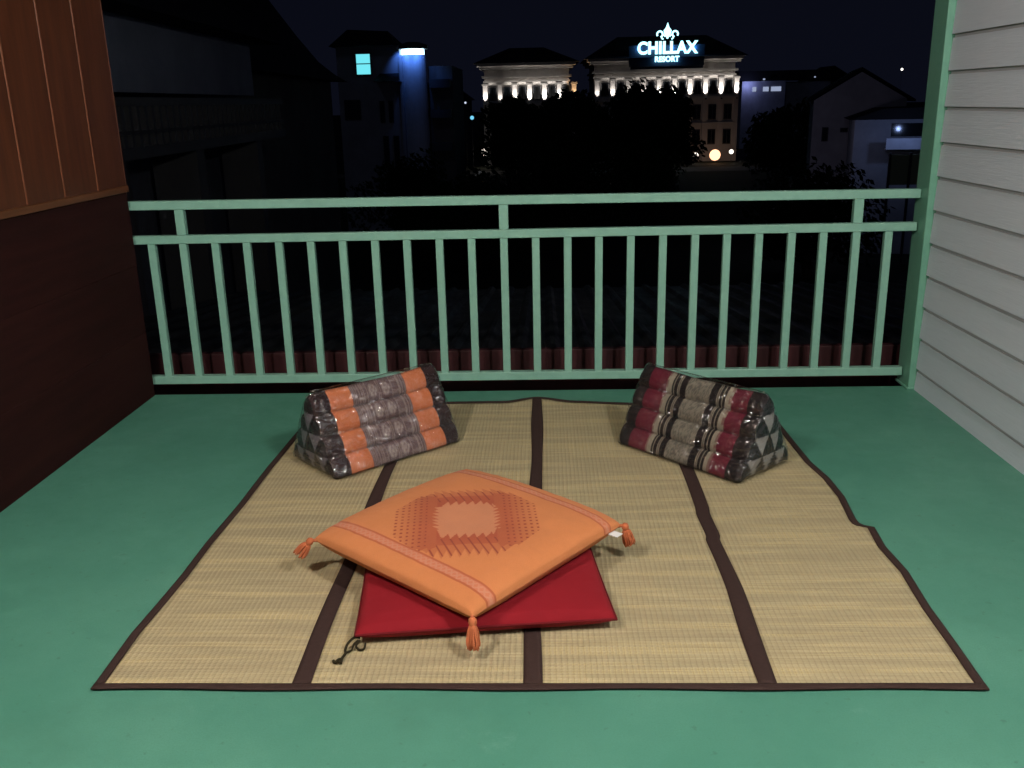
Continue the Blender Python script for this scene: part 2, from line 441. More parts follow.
# ------------------------------------------------------------------ triangular pillows
def clampf(x, a=0., b=1.): return max(a, min(b, x))
S, H_, LEN = .298, .285, .55
def profile(N=44, film=False):
    # closed outline in (y,z): front side up, back side down, bottom
    A = Vector((-S / 2, .0)); B = Vector((0, H_)); C = Vector((S / 2, .0))
    pts = []; par = []
    for (P, Q, sd) in ((A, B, 0), (B, C, 1)):
        d = (Q - P); nrm = Vector((-d.y, d.x)).normalized()
        for i in range(N):
            t = i / N
            w = (t * 4) % 1
            bmp = 0.017 * (abs(sin(pi * w)) ** .55) if not film else .006 + (.0105 + .001 * sin(t * 31)) * min(1, (1 - t if sd == 0 else t) * 7 + .1)
            p = P + d * t * .985 + nrm * (bmp - .006)
            pts.append(p); par.append((sd, t))
    for i in range(14):
        t = i / 14; p = C + (A - C) * t; p = Vector((p.x * (.97 if not film else 1.0), .004 + (.004 * abs(sin(4 * pi * t)) if not film else -.001)))
        pts.append(p); par.append((2, t))
    return pts, par
CEN = Vector((0, H_ * .36))
def pillow_color_left(s, sd, t):
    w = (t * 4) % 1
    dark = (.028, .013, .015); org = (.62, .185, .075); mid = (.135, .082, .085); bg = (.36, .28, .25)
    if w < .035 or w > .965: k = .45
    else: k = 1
    if s < .125 or s > .885: c = dark
    elif s < .295 or s > .715: c = org
    else:
        c = mid
        m = s - .505
        for ln, wd in ((.20, .0035), (.19, .002), (.178, .002), (.155, .0045), (.135, .002), (.122, .0025), (.098, .003), (.006, .003)):
            if abs(abs(m) - ln) < wd: c = tuple(a * .45 + b * .55 for a, b in zip(c, bg))
        for cx in (-.05, .05):
            r = sqrt(((m - cx) / .036) ** 2 + ((w - .5) / .34) ** 2)
            if r < 1:
                an = atan2((w - .5) * 1.0, (m - cx) * 8)
                pet = .5 + .5 * cos(an * 6)
                f_ = (.75 if (r < .35 or (.5 < r < .62 + .3 * pet)) else .25)
                c = tuple(a * (1 - f_) + b * f_ for a, b in zip(c, (.42, .34, .31)))
        if .1 < abs(m) < .17 and abs(((w * 9) % 1) - .5) < .16: c = tuple(a * .7 + b * .3 for a, b in zip(c, bg))
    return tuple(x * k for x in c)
def pillow_color_right(s, sd, t):
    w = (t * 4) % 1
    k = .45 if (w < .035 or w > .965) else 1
    dark = (.013, .009, .01); mar = (.125, .009, .025); bg = (.31, .27, .2); gr = (.24, .215, .165)
    m = abs(s - .505)
    if s < .10 or s > .89: c = dark
    elif m > .262: c = mar
    elif m > .205:
        tooth = .215 + .03 * (((w * 11) % 1) > .5)
        c = bg if m < .245 or ((w * 11) % 1) > .45 else tuple(.6 * a + .4 * b for a, b in zip(mar, bg))
        if m < .214: c = dark
    elif m > .105:
        c = dark
        if abs(m - .15) < .0035 or abs(m - .165) < .003 or abs(m - .195) < .003: c = tuple(x * .8 for x in bg)
        if abs(m - .1575) < .003: c = (.08, .06, .05)
    else:
        n_ = noise.noise(Vector((s * 40, (t * 4) * 5.5, 7 + sd)))
        sw = sin(14 * n_ + s * 60)
        c = gr if sw > -.1 else (.14, .125, .1)
        if m > .097: c = dark
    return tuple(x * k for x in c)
def end_color(p, grey, dark):
    # triangle subdivided by four: upright cells dark, inverted cells grey
    z = clampf(p.y / H_, 0, .999); y = p.x / S
    b1 = z; b2 = (1 - z) / 2 + y; b3 = (1 - z) / 2 - y
    if min(b2, b3) < 0.0: return dark
    k = 4
    fsum = (b1 * k) % 1 + (b2 * k) % 1 + (b3 * k) % 1
    fr = [(q * k) % 1 for q in (b1, b2, b3)]
    if fsum > 1.5:          # inverted cell
        return grey if max(fr) < .97 else dark
    return dark
m_film_glossy = m_film.copy(); m_film_glossy.name = 'clear_film_glossy'
_t = m_film_glossy.node_tree; _mp = _t.nodes.new('ShaderNodeMapping'); _mp.inputs['Scale'].default_value = (-1, 1, 1)
_tc = [n for n in _t.nodes if n.type == 'TEX_COORD'][0]; _to = [l.to_socket for l in _tc.outputs['Object'].links]
for so_ in _to: _t.links.new(_mp.outputs[0], so_)
_t.links.new(_tc.outputs['Object'], _mp.inputs[0])
for nd in m_film_glossy.node_tree.nodes:
    if nd.type == 'MATH' and nd.operation == 'MULTIPLY_ADD' and nd.use_clamp: nd.inputs[2].default_value = .075

def make_pillow(name, label, loc, rz, colfn, grey, dark, seed, film=None):
    t = thing(name, label, 'pillow', loc, rz, 'triangular bolster pillows on the straw mat')
    pr, par = profile(); n = len(pr); NL = 150
    def fn(u, v_):
        i = int(round(u * n)) % n; p = pr[i]
        e = min(v_, 1 - v_) * LEN
        sh = 1 - .075 * max(0, 1 - e / .022) ** 2
        q_ = CEN + (p - CEN) * sh
        x = (v_ - .5) * LEN
        wv = .0035 * noise.noise(Vector((x * 9 + seed, q_.x * 6, q_.y * 6)))
        sag = -.006 * (1 - (2 * v_ - 1) ** 2) * (q_.y / H_)
        d = (q_ - CEN).normalized()
        z = max(.0005, q_.y + d.y * wv + sag)
        return (x, q_.x + d.x * wv, z)
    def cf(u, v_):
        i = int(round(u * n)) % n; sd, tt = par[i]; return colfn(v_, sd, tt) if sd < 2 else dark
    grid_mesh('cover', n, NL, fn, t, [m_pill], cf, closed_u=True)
    for sgn in (0, 1):
        NR = 40
        def fe(u, v_):
            i = int(round(u * n)) % n; p0 = fn(u, sgn)
            c = CEN; py, pz = p0[1], p0[2]
            y = c.x + (py - c.x) * (1 - v_); z = c.y + (pz - c.y) * (1 - v_)
            bl = .010 * (1 - (1 - v_) ** 2.2) + .003 * noise.noise(Vector((y * 22, z * 22, seed)))*min(1, v_*6)
            return (p0[0] + (bl if sgn else -bl), y, max(.0005, z))
        def ce(u, v_):
            q3 = fe(u, v_); return end_color(Vector((q3[1] / 1.0, q3[2] - .0)), grey, dark)
        grid_mesh('end_panel', n, NR, fe, t, [m_pill], ce, closed_u=True)
    # transparent wrapping film
    pf, _ = profile(30, True); nf = len(pf)
    def ff(u, v_):
        i = int(round(u * nf)) % nf; p = pf[i]
        # v_: 0..0.12 left end, .12...88 body, .. right end
        if v_ < .18: k = v_ / .18; x = -LEN / 2 - .014 * (1 - k ** 2.5) ; sc = max(.02, k ** .7); 
        elif v_ > .82: k = (1 - v_) / .18; x = LEN / 2 + .014 * (1 - k ** 2.5); sc = max(.02, k ** .7)
        else: x = (v_ - .5) / .32 * LEN / 2 ; sc = 1; k = 1
        e2 = max(0, 1 - (LEN / 2 - abs(x)) / .025)
        q_ = CEN + (p - CEN) * sc * (1.0 - .06 * min(1, e2) ** 2)
        cr = noise.noise(Vector((x * 24 + seed, q_.x * 20, q_.y * 20))) * .003 + noise.noise(Vector((x * 70 + seed, q_.x * 70, q_.y * 70))) * .0016
        e = clampf((abs(x) - .14) / .1)
        d = (q_ - CEN).normalized(); am = .12 + e * 1.0
        return (x + cr * am * (1 if x > 0 else -1) * (1 if k < 1 else 0), q_.x + d.x * (cr * am + .003), max(-.003, q_.y + d.y * (cr * am + .003)))
    grid_mesh('plastic_wrap', nf, 130, ff, t, [film or m_film], closed_u=True)
    return t
make_pillow('triangle_pillow', 'orange and mauve triangular pillow in clear plastic wrap, on the left of the mat', (-.634, 3.262, .009), radians(43.3), pillow_color_left,
            (.19, .17, .19), (.02, .013, .015), 1.3, m_film_glossy)
make_pillow('triangle_pillow', 'maroon and beige triangular pillow with grey triangle end in clear wrap, on the right', (.564, 3.205, .009), radians(-47.3), pillow_color_right,
            (.3, .29, .27), (.01, .01, .011), 5.1)

# ------------------------------------------------------------------ floor cushions
def cushion_shape(half, thick, pinch, power=.42, seed=0, bend=None):
    def fn(top):
        def g(u, v_):
            a = 2 * u - 1; b_ = 2 * v_ - 1
            x = half * a * (1 - pinch * (1 - a * a) * 0 - pinch * (1 - b_ * b_) * 1.0 * abs(a) ** 3)
            y = half * b_ * (1 - pinch * (1 - a * a) * abs(b_) ** 3)
            h = thick / 2 * (max(0, 1 - a ** 4) * max(0, 1 - b_ ** 4)) ** power
            h *= 1 + .06 * noise.noise(Vector((x * 5, y * 5, seed)))
            edge = max(abs(a), abs(b_)) ** 6
            h += edge * (1 - edge) * .006 * noise.noise(Vector((x * 42, y * 42, seed))) + .0022 * noise.noise(Vector((x * 13, y * 17, seed + 3))) * (1 - edge)
            z = h if top else -h * .85
            if bend: z += bend(x, y)
            return (x, y, z)
        return g
    return fn
# crimson cushion
red = thing('floor_cushion', 'flat square crimson cushion lying under the orange cushion', 'cushion', (-.184, 2.288, .038), radians(6.4), 'floor cushions stacked on the mat')
sh = cushion_shape(.316, .074, .012, .26, 4)
grid_mesh('upper_cover', 60, 60, sh(True), red, [m_red]); grid_mesh('under_cover', 60, 60, sh(False), red, [m_red])
g = sh(True); path = []
for k in range(160):
    s_ = k / 40; i = int(s_); fr_ = s_ - i
    uv = [(fr_, 0), (1, fr_), (1 - fr_, 1), (0, 1 - fr_)][i]
    path.append(g(*uv))
path.append(path[0])
MB().tube(path, .0035, 6, cap=False).build('piping', m_redseam, red, smooth=True)
# dark cord tie at its front-left corner
b = MB(); cx, cy, cz = -.312, -.312, -.027
def rope(pts, r=.004, seed=0):
    pts = [(cx + (p[0] - cx) * .62, cy + (p[1] - cy) * .62, p[2]) for p in pts]
    P = [Vector(p) for p in pts]; out = []
    for i in range(len(P) - 1):
        p0 = P[max(i - 1, 0)]; p1 = P[i]; p2 = P[i + 1]; p3 = P[min(i + 2, len(P) - 1)]
        for k in range(6):
            t_ = k / 6
            out.append(.5 * ((2 * p1) + (p2 - p0) * t_ + (2 * p0 - 5 * p1 + 4 * p2 - p3) * t_ ** 2 + (3 * p1 - p0 - 3 * p2 + p3) * t_ ** 3))
    out.append(P[-1]); b.tube(out, r * .72, 7)
rope([(cx + .01, cy + .01, cz + .015), (cx - .012, cy + .004, cz + .018), (cx - .035, cy - .006, cz + .008), (cx - .045, cy - .028, cz), (cx - .043, cy - .06, cz), (cx - .054, cy - .09, cz), (cx - .06, cy - .118, cz)], .0045)
rope([(cx + .005, cy, cz + .012), (cx - .014, cy - .014, cz + .006), (cx - .02, cy - .035, cz), (cx - .04, cy - .052, cz), (cx - .05, cy - .08, cz), (cx - .052, cy - .12, cz)], .004)
rope([(cx + .012, cy, cz + .012), (cx - .004, cy - .016, cz + .004), (cx + .006, cy - .034, cz), (cx + .026, cy - .032, cz), (cx + .03, cy - .008, cz + .006)], .004)
rope([(cx - .05, cy - .098, cz + .001), (cx - .062, cy - .105, cz + .004), (cx - .076, cy - .112, cz), (cx - .083, cy - .1, cz)], .0055)
b.build('cord_tie', m_cord, red, smooth=True)

# orange cushion
UA = atan2(-.63793, .77009)
def obend(x, y):     # drapes a little over the lower cushion; front corner (x>0,y<0) hangs lower
    return -.012 * clampf((x - y) / .6) - .010 * clampf(((x * x + y * y) / .18)) ** 2 + .006 * clampf((y - x) / .6)
org = thing('floor_cushion', 'square orange cushion with red zigzag motif and corner tassels, on top of the crimson one', 'cushion', (-.2175, 2.337, .122), UA, 'floor cushions stacked on the mat')
sh = cushion_shape(.299, .088, -.022, .28, 9, obend)
OR = (.66, .235, .085); RD = (.42, .09, .042); DKR = (.27, .048, .03); IN = (.60, .235, .12); PK = (.60, .19, .11)
def lerp(a, b_, k): return tuple(x * (1 - k) + y * k for x, y in zip(a, b_))
def ocol(u, v_):
    x = (2 * u - 1) * .3; y = (2 * v_ - 1) * .3
    c = OR
    # woven bands near two opposite edges
    for s_ in (-1, 1):
        d = abs(y * s_ - .236)
        if d < .017:
            if abs(d - .0135) < .0028: c = lerp(OR, RD, .75)
            elif d < .010:
                zz = abs(((x / .018) % 1) - .5) * 2
                c = lerp(OR, PK, .75) if abs(d / .010 - zz) > .35 else (.62, .25, .15)
            else: c = PK
    x2, y2 = x + .012, y - .012
    p = (x2 + y2) / sqrt(2); q_ = ((x2 - y2) / sqrt(2) - .036) / 1.2; p = p / .95 + .006
    P_ = .0245
    saw = 1 - (((p - .3 * q_) / P_) % 1)
    tooth = .034 * saw
    inner = abs(p) < .098 - .02 * (((q_ / .016) % 1)) and abs(q_) < .070 + .022 * (saw if q_ > 0 else 1 - saw)
    if abs(p) > .062: inner = inner and abs(q_) < .074 - (abs(p) - .062) * 1.15 + .022 * saw
    outer_q = abs(q_) < .140 + tooth * (1 if q_ > 0 else .7) and abs(p) + abs(q_) < .255
    outer_p = abs(p) < .205 and abs(q_) < .125 + .012 * saw and abs(p) + abs(q_) < .27
    if inner: return lerp(IN, OR, .12 * (((q_ / .01) % 1) > .5))
    if outer_q and abs(p) < .15:
        c = RD if abs(q_) < .12 else lerp(RD, OR, .35)
        c = lerp(c, OR, .28 * clampf((abs(q_) - .08) / .08))
        ph = ((p - .42 * q_) / P_) % 1
        if .42 < ph < .60 and .092 < abs(q_) < .168: c = lerp(DKR, RD, .15)
    if outer_p and abs(p) > .085 and abs(q_) < .14:
        k = clampf((abs(p) - .12) / .09)
        c = lerp(lerp(RD, OR, .18), OR, k * .92)
        a_ = (p / .0175) % 1; b_ = (q_ / .0155) % 1
        if .3 < a_ < .68 and .3 < b_ < .66 and abs(p) > .112: c = lerp(DKR, RD, .25)
    return c
grid_mesh('upper_cover', 300, 300, sh(True), org, [m_patt], ocol)
grid_mesh('under_cover', 60, 60, sh(False), org, [fabric('orange_cloth', OR)])

def tassel(corner, direction, length, spread, seed):
    rnd = random.Random(seed); b = MB(); c = Vector(corner); d = Vector(direction).normalized()
    g = Vector((0, 0, -1))
    # twisted loop and knot
    b.tube([c - d * .012, c + d * .004, c + d * .010], [.006, .0045, .005], 8)
    k0 = c + d * .012
    ax = (d * .25 + g * .97).normalized() if spread < 1.8 else (d * .6 + g * .8).normalized()
    b.tube([k0 - ax * .008, k0 - ax * .003, k0 + ax * .006, k0 + ax * .012, k0 + ax * .015], [.003, .0095, .0105, .008, .007], 12)
    o1 = ax.orthogonal().normalized(); o2 = ax.cross(o1)
    for i in range(52):
        an = rnd.uniform(0, 2 * pi); rr = sqrt(rnd.random())
        R0 = (o1 * cos(an) + o2 * sin(an)) * rr
        ln = length * rnd.uniform(.86, 1.05)
        pts = []
        for s_ in range(7):
            t_ = s_ / 6
            wid = .0065 + .0095 * spread * (t_ ** .55) * (1 - .25 * t_)
            p = k0 + ax * (.012 + ln * t_) + R0 * wid + Vector((rnd.uniform(-1, 1), rnd.uniform(-1, 1), 0)) * .0009
            pts.append(p)
        b.tube(pts, [.0021] * 6 + [.0014], 5)
    return b.build('tassel', m_tassel, org, smooth=True)
hh = .3
gt = sh(True)
rotW = Matrix.Rotation(-UA, 3, 'Z')
for (u, v_), spr, ln, dz in (((0, 0), 1.9, .042, 0), ((1, 0), 1.45, .056, 0), ((1, 1), 1.5, .048, 0), ((0, 1), 1.4, .035, 0)):
    p = Vector(gt(u, v_)); d = Vector((p.x, p.y, 0)).normalized()
    tassel(p, d, ln, spr, int(u * 2 + v_))
# white care label near right corner
p = Vector(gt(1, .93)); b = MB()
b.box(p.x - .004, p.x + .026, p.y - .014, p.y + .014, p.z - .008, p.z - .0068)
b.build('care_label', m_tagw, org)

# ------------------------------------------------------------------ outdoors: ground
b = MB(); b.poly([(-500, 4, -7), (500, 4, -7), (500, 900, -7), (-500, 900, -7)]); struct('ground', b, m_ground)
b = MB(); b.poly([(-60, 112, -6.99), (70, 112, -6.99), (70, 119, -6.99), (-60, 119, -6.99)]); struct('road', b, m_road)

def point(name, loc, power, color, r=.1, parent=None, spot=None, tgt=None):
    l = D.lights.new(name, 'SPOT' if spot else 'POINT'); l.energy = power; l.color = color; l.shadow_soft_size = r
    o = D.objects.new(name, l); COL.objects.link(o); o.location = loc
    if parent: o.parent = parent
    if spot:
        l.spot_size = radians(spot); l.spot_blend = .7
        o.rotation_euler = Vector(tgt).to_track_quat('-Z', 'Y').to_euler()
    return o

# hotel blocks
def hotel(label, x0, x1, zc, pil, lit, front=None, roof_h=3.3):
    t = thing('hotel_building', label, 'building', ((x0 + x1) / 2, 130, -7), 0, 'cream hotel blocks across the road')
    cx = (x0 + x1) / 2; Z = lambda z: z + 7
    def X(x): return x - cx
    a, c = X(x0) + .9, X(x1) - .9
    MB().box(a, c, 0, 14, 0, Z(zc - .6)).build('wall', m_cream, t)
    b = MB()
    b.box(X(x0), X(x1), -1.0, 15, Z(zc - .55), Z(zc - .2)); b.box(X(x0) + .3, X(x1) - .3, -.75, 14.8, Z(zc - .9), Z(zc - .552))
    b.box(X(x0) + .6, X(x1) - .6, -.5, 14.5, Z(zc - 2.0), Z(zc - 1.75)); b.box(X(x0) + .75, X(x1) - .75, -.28, 14.3, Z(zc - 2.6), Z(zc - 2.4))
    b.build('cornice', m_cream, t)
    b = MB(); e = .5
    A = [(X(x0) - e, -1.3), (X(x1) + e, -1.3), (X(x1) + e, 15.3), (X(x0) - e, 15.3)]
    ins = 4.2; B_ = [(X(x0) + ins, 4), (X(x1) - ins, 4), (X(x1) - ins, 10), (X(x0) + ins, 10)]
    zb, zt = Z(zc - .19), Z(zc + roof_h)
    for i in range(4):
        j = (i + 1) % 4; b.poly([(*A[i], zb), (*A[j], zb), (*B_[j], zt), (*B_[i], zt)])
    b.poly([(*p, zt) for p in B_]); b.poly([(*p, zb) for p in A][::-1])
    b.build('roof', m_roof, t)
    pl = None
    for i, px in enumerate(pil):
        b = MB(); x = X(px)
        b.box(x - .3, x + .3, -.22, -.001, 0, Z(zc - 2.62)); b.box(x - .42, x + .42, -.3, -.221, Z(zc - 3.0), Z(zc - 2.75))
        b.build('pilaster', m_cream, t)
        if i in lit:
            pw = lit[i]
            b = MB(); b.box(x - .12, x + .12, -.9, -.6, Z(zc - 5.6), Z(zc - 5.4)); f_ = b.build('uplight', m_frame, t)
            point('uplight_lamp', (x, -.62, Z(zc - 5.4)), pw[0] * 22, (1, .93, .86) if pw[1] == 0 else (1, .6, .3), .08, t, 52, (0, .17, 1))
    wp = None
    for i in range(len(pil) - 1):
        x = X((pil[i] + pil[i + 1]) / 2)
        for (zz, h, sill) in ((zc - 4.9, 1.75, 0), (zc - 8.2, 2.0, 1), (zc - 11.4, 2.0, 1)):
            if i % 2 and zz < zc - 6 and False: continue
            if wp is None:
                wp = MB().box(-.5, .5, -.06, .06, 0, 1).build('window', m_frame, t)
                pn = MB().box(-.42, -.03, -.075, -.0605, .08, .92).box(.03, .42, -.075, -.0605, .08, .92).build('pane', m_glass, wp)
                o = wp; 
            else:
                o = wp.copy(); COL.objects.link(o); o.parent = t
                q_ = pn.copy(); COL.objects.link(q_); q_.parent = o
            o.location = (x, 0, Z(zz)); o.scale = (1.05, 1, h)
    b = MB()
    for zz in (zc - 5.6, zc - 8.8):
        b.box(a - .1, c + .1, -.35, -.222, Z(zz), Z(zz + .25))
    b.build('string_course', m_cream, t)
    return t, X, Z
hl, XA, ZA = hotel('left, narrower hotel block with warm uplit pilasters under its cornice', -8.6, 4.45, 6.35, [-7.6 + 1.97 * i for i in range(7)],
      {0: (60, 0), 1: (25, 0), 2: (90, 0), 3: (90, 0), 4: (90, 0), 5: (80, 0), 6: (60, 1)}, roof_h=1.9)
hr, XB, ZB = hotel('right, wider hotel block carrying the glowing rooftop sign', 6.0, 26.3, 6.6, [7.3 + 2.04 * i for i in range(10)],
      {0: (25, 0), 1: (40, 0), 2: (30, 0), 3: (50, 0), 4: (60, 0), 5: (80, 0), 6: (90, 0), 7: (90, 0), 8: (90, 0), 9: (90, 0)}, roof_h=2.7)
# wall lamps near the ground
def lamp(name, label, x, y, z, r, em, power, col):
    t = thing(name, label, 'lamp', (x, y, -7))
    MB().tube([(0, 0, 0), (0, 0, z + 7 - r)], min(.035, r * .08), 8).build('pole', m_frame, t)
    bm = bmesh.new(); bmesh.ops.create_icosphere(bm, subdivisions=2, radius=r); me = D.meshes.new('globe'); bm.to_mesh(me); bm.free()
    o = link('globe', me, t, [em], True); o.location = (0, 0, z + 7)
    if power: point('lamp_light', (0, -.3 - r, z + 7), power, col, .2, t)
    return t
lamp('garden_lamp', 'bright white lamp at the left foot of the hotel', -7.7, 126, -5.0, .5, e_white, 40, (1, .9, .75))
lamp('garden_lamp', 'dim lamp between trees at the foot of the left hotel block', .2, 126, -6.1, .22, emit('faint_lamp', (.8, .8, .7), .6), 0, (1, 1, 1))
lamp('garden_lamp', 'small white lamp just left of the large orange lamp by the hotel', 20.0, 126, -5.9, .35, e_white, 8, (1, .9, .75))
lamp('garden_lamp', 'large orange glowing lamp at the right foot of the hotel', 22.4, 125.5, -5.95, .72, emit('orange_globe', (1.0, .5, .27), 2.6), 10, (1, .5, .25))
lamp('garden_lamp', 'small white lamp right of the large orange lamp by the hotel corner', 24.6, 126, -5.6, .3, e_white, 7, (1, .9, .75))
b = MB().box(-8.0, -7.7, 112, 118, -6.98, -6.9); tag(b.build('glowing_path_strip', emit('path_glow', (.4, .42, .45), .12)), 'faintly glowing path strip leading to the left hotel lamp', 'path')  # light falling on the path, put in as emission

# rooftop sign
sg = thing('rooftop_sign', 'glowing blue-white letters with a leafy emblem above, on the right hotel roof', 'sign', (16.25, 128.6, 6.2))
MB().box(-4.9, 4.9, .35, .6, -.9, 1.7).build('back_board', m_board, sg)
MB().box(-4.7, 4.7, -.2, .34, -1.25, -.92).build('base_beam', m_board, sg)
def text(body, size, xc, z, name, sx=1, off=.03, font_off=0):
    cu = D.curves.new(name, 'FONT'); cu.body = body; cu.size = size; cu.extrude = .08; cu.offset = off; cu.align_x = 'CENTER'; cu.space_character = 1.04
    o = D.objects.new(name, cu); COL.objects.link(o); bpy.context.view_layer.update()
    me = D.meshes.new_from_object(o.evaluated_get(bpy.context.evaluated_depsgraph_get())); D.objects.remove(o); D.curves.remove(cu)
    me.transform(Matrix.Rotation(pi / 2, 4, 'X'))
    me.transform(Matrix.Scale(sx, 4, (1, 0, 0)))
    # thin slab serifs come from the offset; centre it
    me.transform(Matrix.Translation((xc, 0, z)))
    return link(name, me, sg, [e_sign])
text('CHILLAX', 2.05, 0, .66, 'large_letters', .9, .085)
text('RESORT', .92, 0, -.35, 'small_letters', .93, .04)
b = MB()
def blob(pts, y0=-.08, y1=.08): b.prism(pts, y0, y1)
zc_ = 2.45
blob([(-.0, zc_ + 1.95), (.22, zc_ + 1.35), (.5, zc_ + 1.0), (.42, zc_ + .6), (.18, zc_ + .35), (.1, zc_ + .0), (-.1, zc_ + .0), (-.18, zc_ + .35), (-.42, zc_ + .6), (-.5, zc_ + 1.0), (-.22, zc_ + 1.35)])
for s_ in (-1, 1):
    for (r0, xx, zz, th, a0, a1) in ((.36, .98, zc_ + .55, .11, -.6, 4.4), (.24, .52, zc_ + .2, .09, -1.6, 3.0)):
        P = [(s_ * (xx + r0 * cos(a0 + (a1 - a0) * k / 14)), 0, zz + r0 * sin(a0 + (a1 - a0) * k / 14)) for k in range(15)]
        b.tube(P, th, 6)
b.build('emblem', e_sign, sg)
for k in range(6):
    point('halo_fill', (-3.6 + 1.44 * k, .15, 1.3), 50, (.05, .35, 1.0), .1, sg)  # unseen blue lights added behind the letters to make their halo
for k in range(3):
    point('halo_fill', (-1.3 + 1.3 * k, .1, -.1), 25, (.05, .35, 1.0), .1, sg)

# trees
def tree(label, x, y, h, w, seed, n=4200, shape=1.0, g='dark trees in the grounds below the balcony', base=-7, leafs=.34):
    rnd = random.Random(seed); t = thing('leafy_tree', label, 'tree', (x, y, base), rnd.uniform(0, 6), g)
    b = MB(); top = h * .8
    P = [(0.15 * sin(k * 1.3 + seed), .15 * cos(k + seed), top * k / 6) for k in range(7)]
    b.tube(P, [.26 - .035 * k for k in range(7)], 8)
    cl = []
    for k in range(15):
        a = rnd.uniform(0, 2 * pi); zz = h * rnd.uniform(.34, .97)
        rr = w * .5 * rnd.uniform(.25, .95) * (1 - .55 * max(0, (zz / h - .5) * 2) ** 1.5 * shape)
        c = Vector((cos(a) * rr, sin(a) * rr, zz)); cl.append((c, w * rnd.uniform(.14, .26)))
        s0 = Vector(P[max(1, min(5, int(zz / h * 5)))]) * 1.0
        b.tube([s0, (s0 + c) / 2 + Vector((0, 0, -.2)), c], [.09, .06, .025], 5)
    cl.append((Vector((0, 0, h * .93)), w * .14)); cl.append((Vector((0, 0, h * .65)), w * .3)); cl.append((Vector((0, 0, h * .45)), w * .32))
    b.build('trunk', m_bark, t)
    L_ = MB()
    for i in range(n):
        c, r = rnd.choice(cl)
        d = Vector((rnd.gauss(0, 1), rnd.gauss(0, 1), rnd.gauss(0, 1)))
        d = d.normalized() * r * (rnd.random() ** .4) * 1.15
        p = c + d; p.z = max(p.z, .8)
        a = Vector((rnd.gauss(0, 1), rnd.gauss(0, 1), rnd.gauss(0, 1))).normalized(); o_ = a.orthogonal().normalized()
        s_ = leafs * rnd.uniform(.5, 1.2); q_ = a.cross(o_)
        L_.poly([p - o_ * s_, p + q_ * s_ * .45, p + o_ * s_, p - q_ * s_ * .45])
    me = D.meshes.new('crown'); me.from_pydata(L_.v, [], L_.f); link('crown', me, t, [m_leaf])
    return t
TR = [('dark tree before the far left edge of the left hotel block', -3.6, 97, 8.3, 5.0), ('rounded dark tree before the middle of the left hotel block', -2.2, 92, 8.0, 7),
      ('dark tree before the right end of the left hotel block', 1.2, 96, 8.3, 6.5), ('dark tree standing before the gap between the two hotel blocks', 4.4, 94, 8.1, 6),
      ('tall dark tree before the left end of the sign block', 7.4, 90, 8.3, 7), ('tallest dark tree, left below the glowing sign', 10.2, 92, 8.9, 6.5),
      ('dark tree directly below the glowing sign letters', 12.0, 90, 8.6, 5.4), ('dark tree below the right end of the glowing sign', 12.6, 95, 7.9, 4.2),
      ('low dark tree between the hotel and the bluish building on the far right', 21.5, 88, 6.6, 7)]
for i, (lb, x, y, h, w_) in enumerate(TR): tree(lb, x, y, h, w_, 11 + i)
TR2 = [('low dark tree in the grounds below the blue-lit tower', -3.6, 48, 4.6, 5.5), ('low dark tree right of the blue-lit tower foot', 1.0, 60, 5.2, 7), ('broad dark tree in the middle of the grounds', 6.0, 62, 4.6, 8),
       ('low dark tree in front of the gabled house', 12.5, 44, 4.2, 6.5), ('low dark bushy tree at the foot of the apartment block', -7.6, 52, 5.0, 5.5)]
for i, (lb, x, y, h, w_) in enumerate(TR2): tree(lb, x, y, h, w_, 41 + i, 6000, leafs=.19)

# apartment block with blue-lit tower
ap = thing('apartment_block', 'grey apartment block with one cyan lit window and a blue-lit round tower', 'building', (-10, 60, -7))
Z = lambda z: z + 7; X = lambda x: x + 10
MB().box(X(-12.6), X(-8.7), 0, 9, 0, Z(4.7)).build('wall', m_grey, ap)
b = MB(); b.poly([(X(-12.9), -.6, Z(4.71)), (X(-8.9), -.6, Z(4.71)), (X(-9.8), 3, Z(5.75)), (X(-12.4), 3, Z(5.9))]); b.poly([(X(-12.9), 6.6, Z(4.71)), (X(-8.9), 6.6, Z(4.71)), (X(-9.8), 3, Z(5.75)), (X(-12.4), 3, Z(5.9))])
b.poly([(X(-12.9), -.6, Z(4.71)), (X(-12.9), 6.6, Z(4.71)), (X(-12.4), 3, Z(5.9))]); b.poly([(X(-8.9), -.6, Z(4.71)), (X(-8.9), 6.6, Z(4.71)), (X(-9.8), 3, Z(5.75))])
b.poly([(X(-12.9), -.6, Z(4.7)), (X(-8.9), -.6, Z(4.7)), (X(-8.9), 6.6, Z(4.7)), (X(-12.9), 6.6, Z(4.7))]); b.build('roof', m_roof, ap)
b = MB(); b.poly([(X(-10.2), -1.2, Z(2.62)), (X(-8.6), -1.2, Z(2.62)), (X(-8.8), -.01, Z(3.1)), (X(-10.0), -.01, Z(3.1))]); b.poly([(X(-10.2), -1.2, Z(2.6)), (X(-8.6), -1.2, Z(2.6)), (X(-8.6), 0.1, Z(2.6)), (X(-10.2), 0.1, Z(2.6))]); b.build('canopy', m_roof, ap)
wf = MB().box(X(-11.42), X(-10.46), -.08, -.002, Z(3.02), Z(4.36 - .05)).build('window', m_frame, ap)
MB().box(X(-11.36), X(-10.52), -.1, -.082, Z(3.72), Z(4.25)).box(X(-11.36), X(-10.52), -.1, -.082, Z(3.08), Z(3.66)).build('lit_pane', e_cyan, wf)
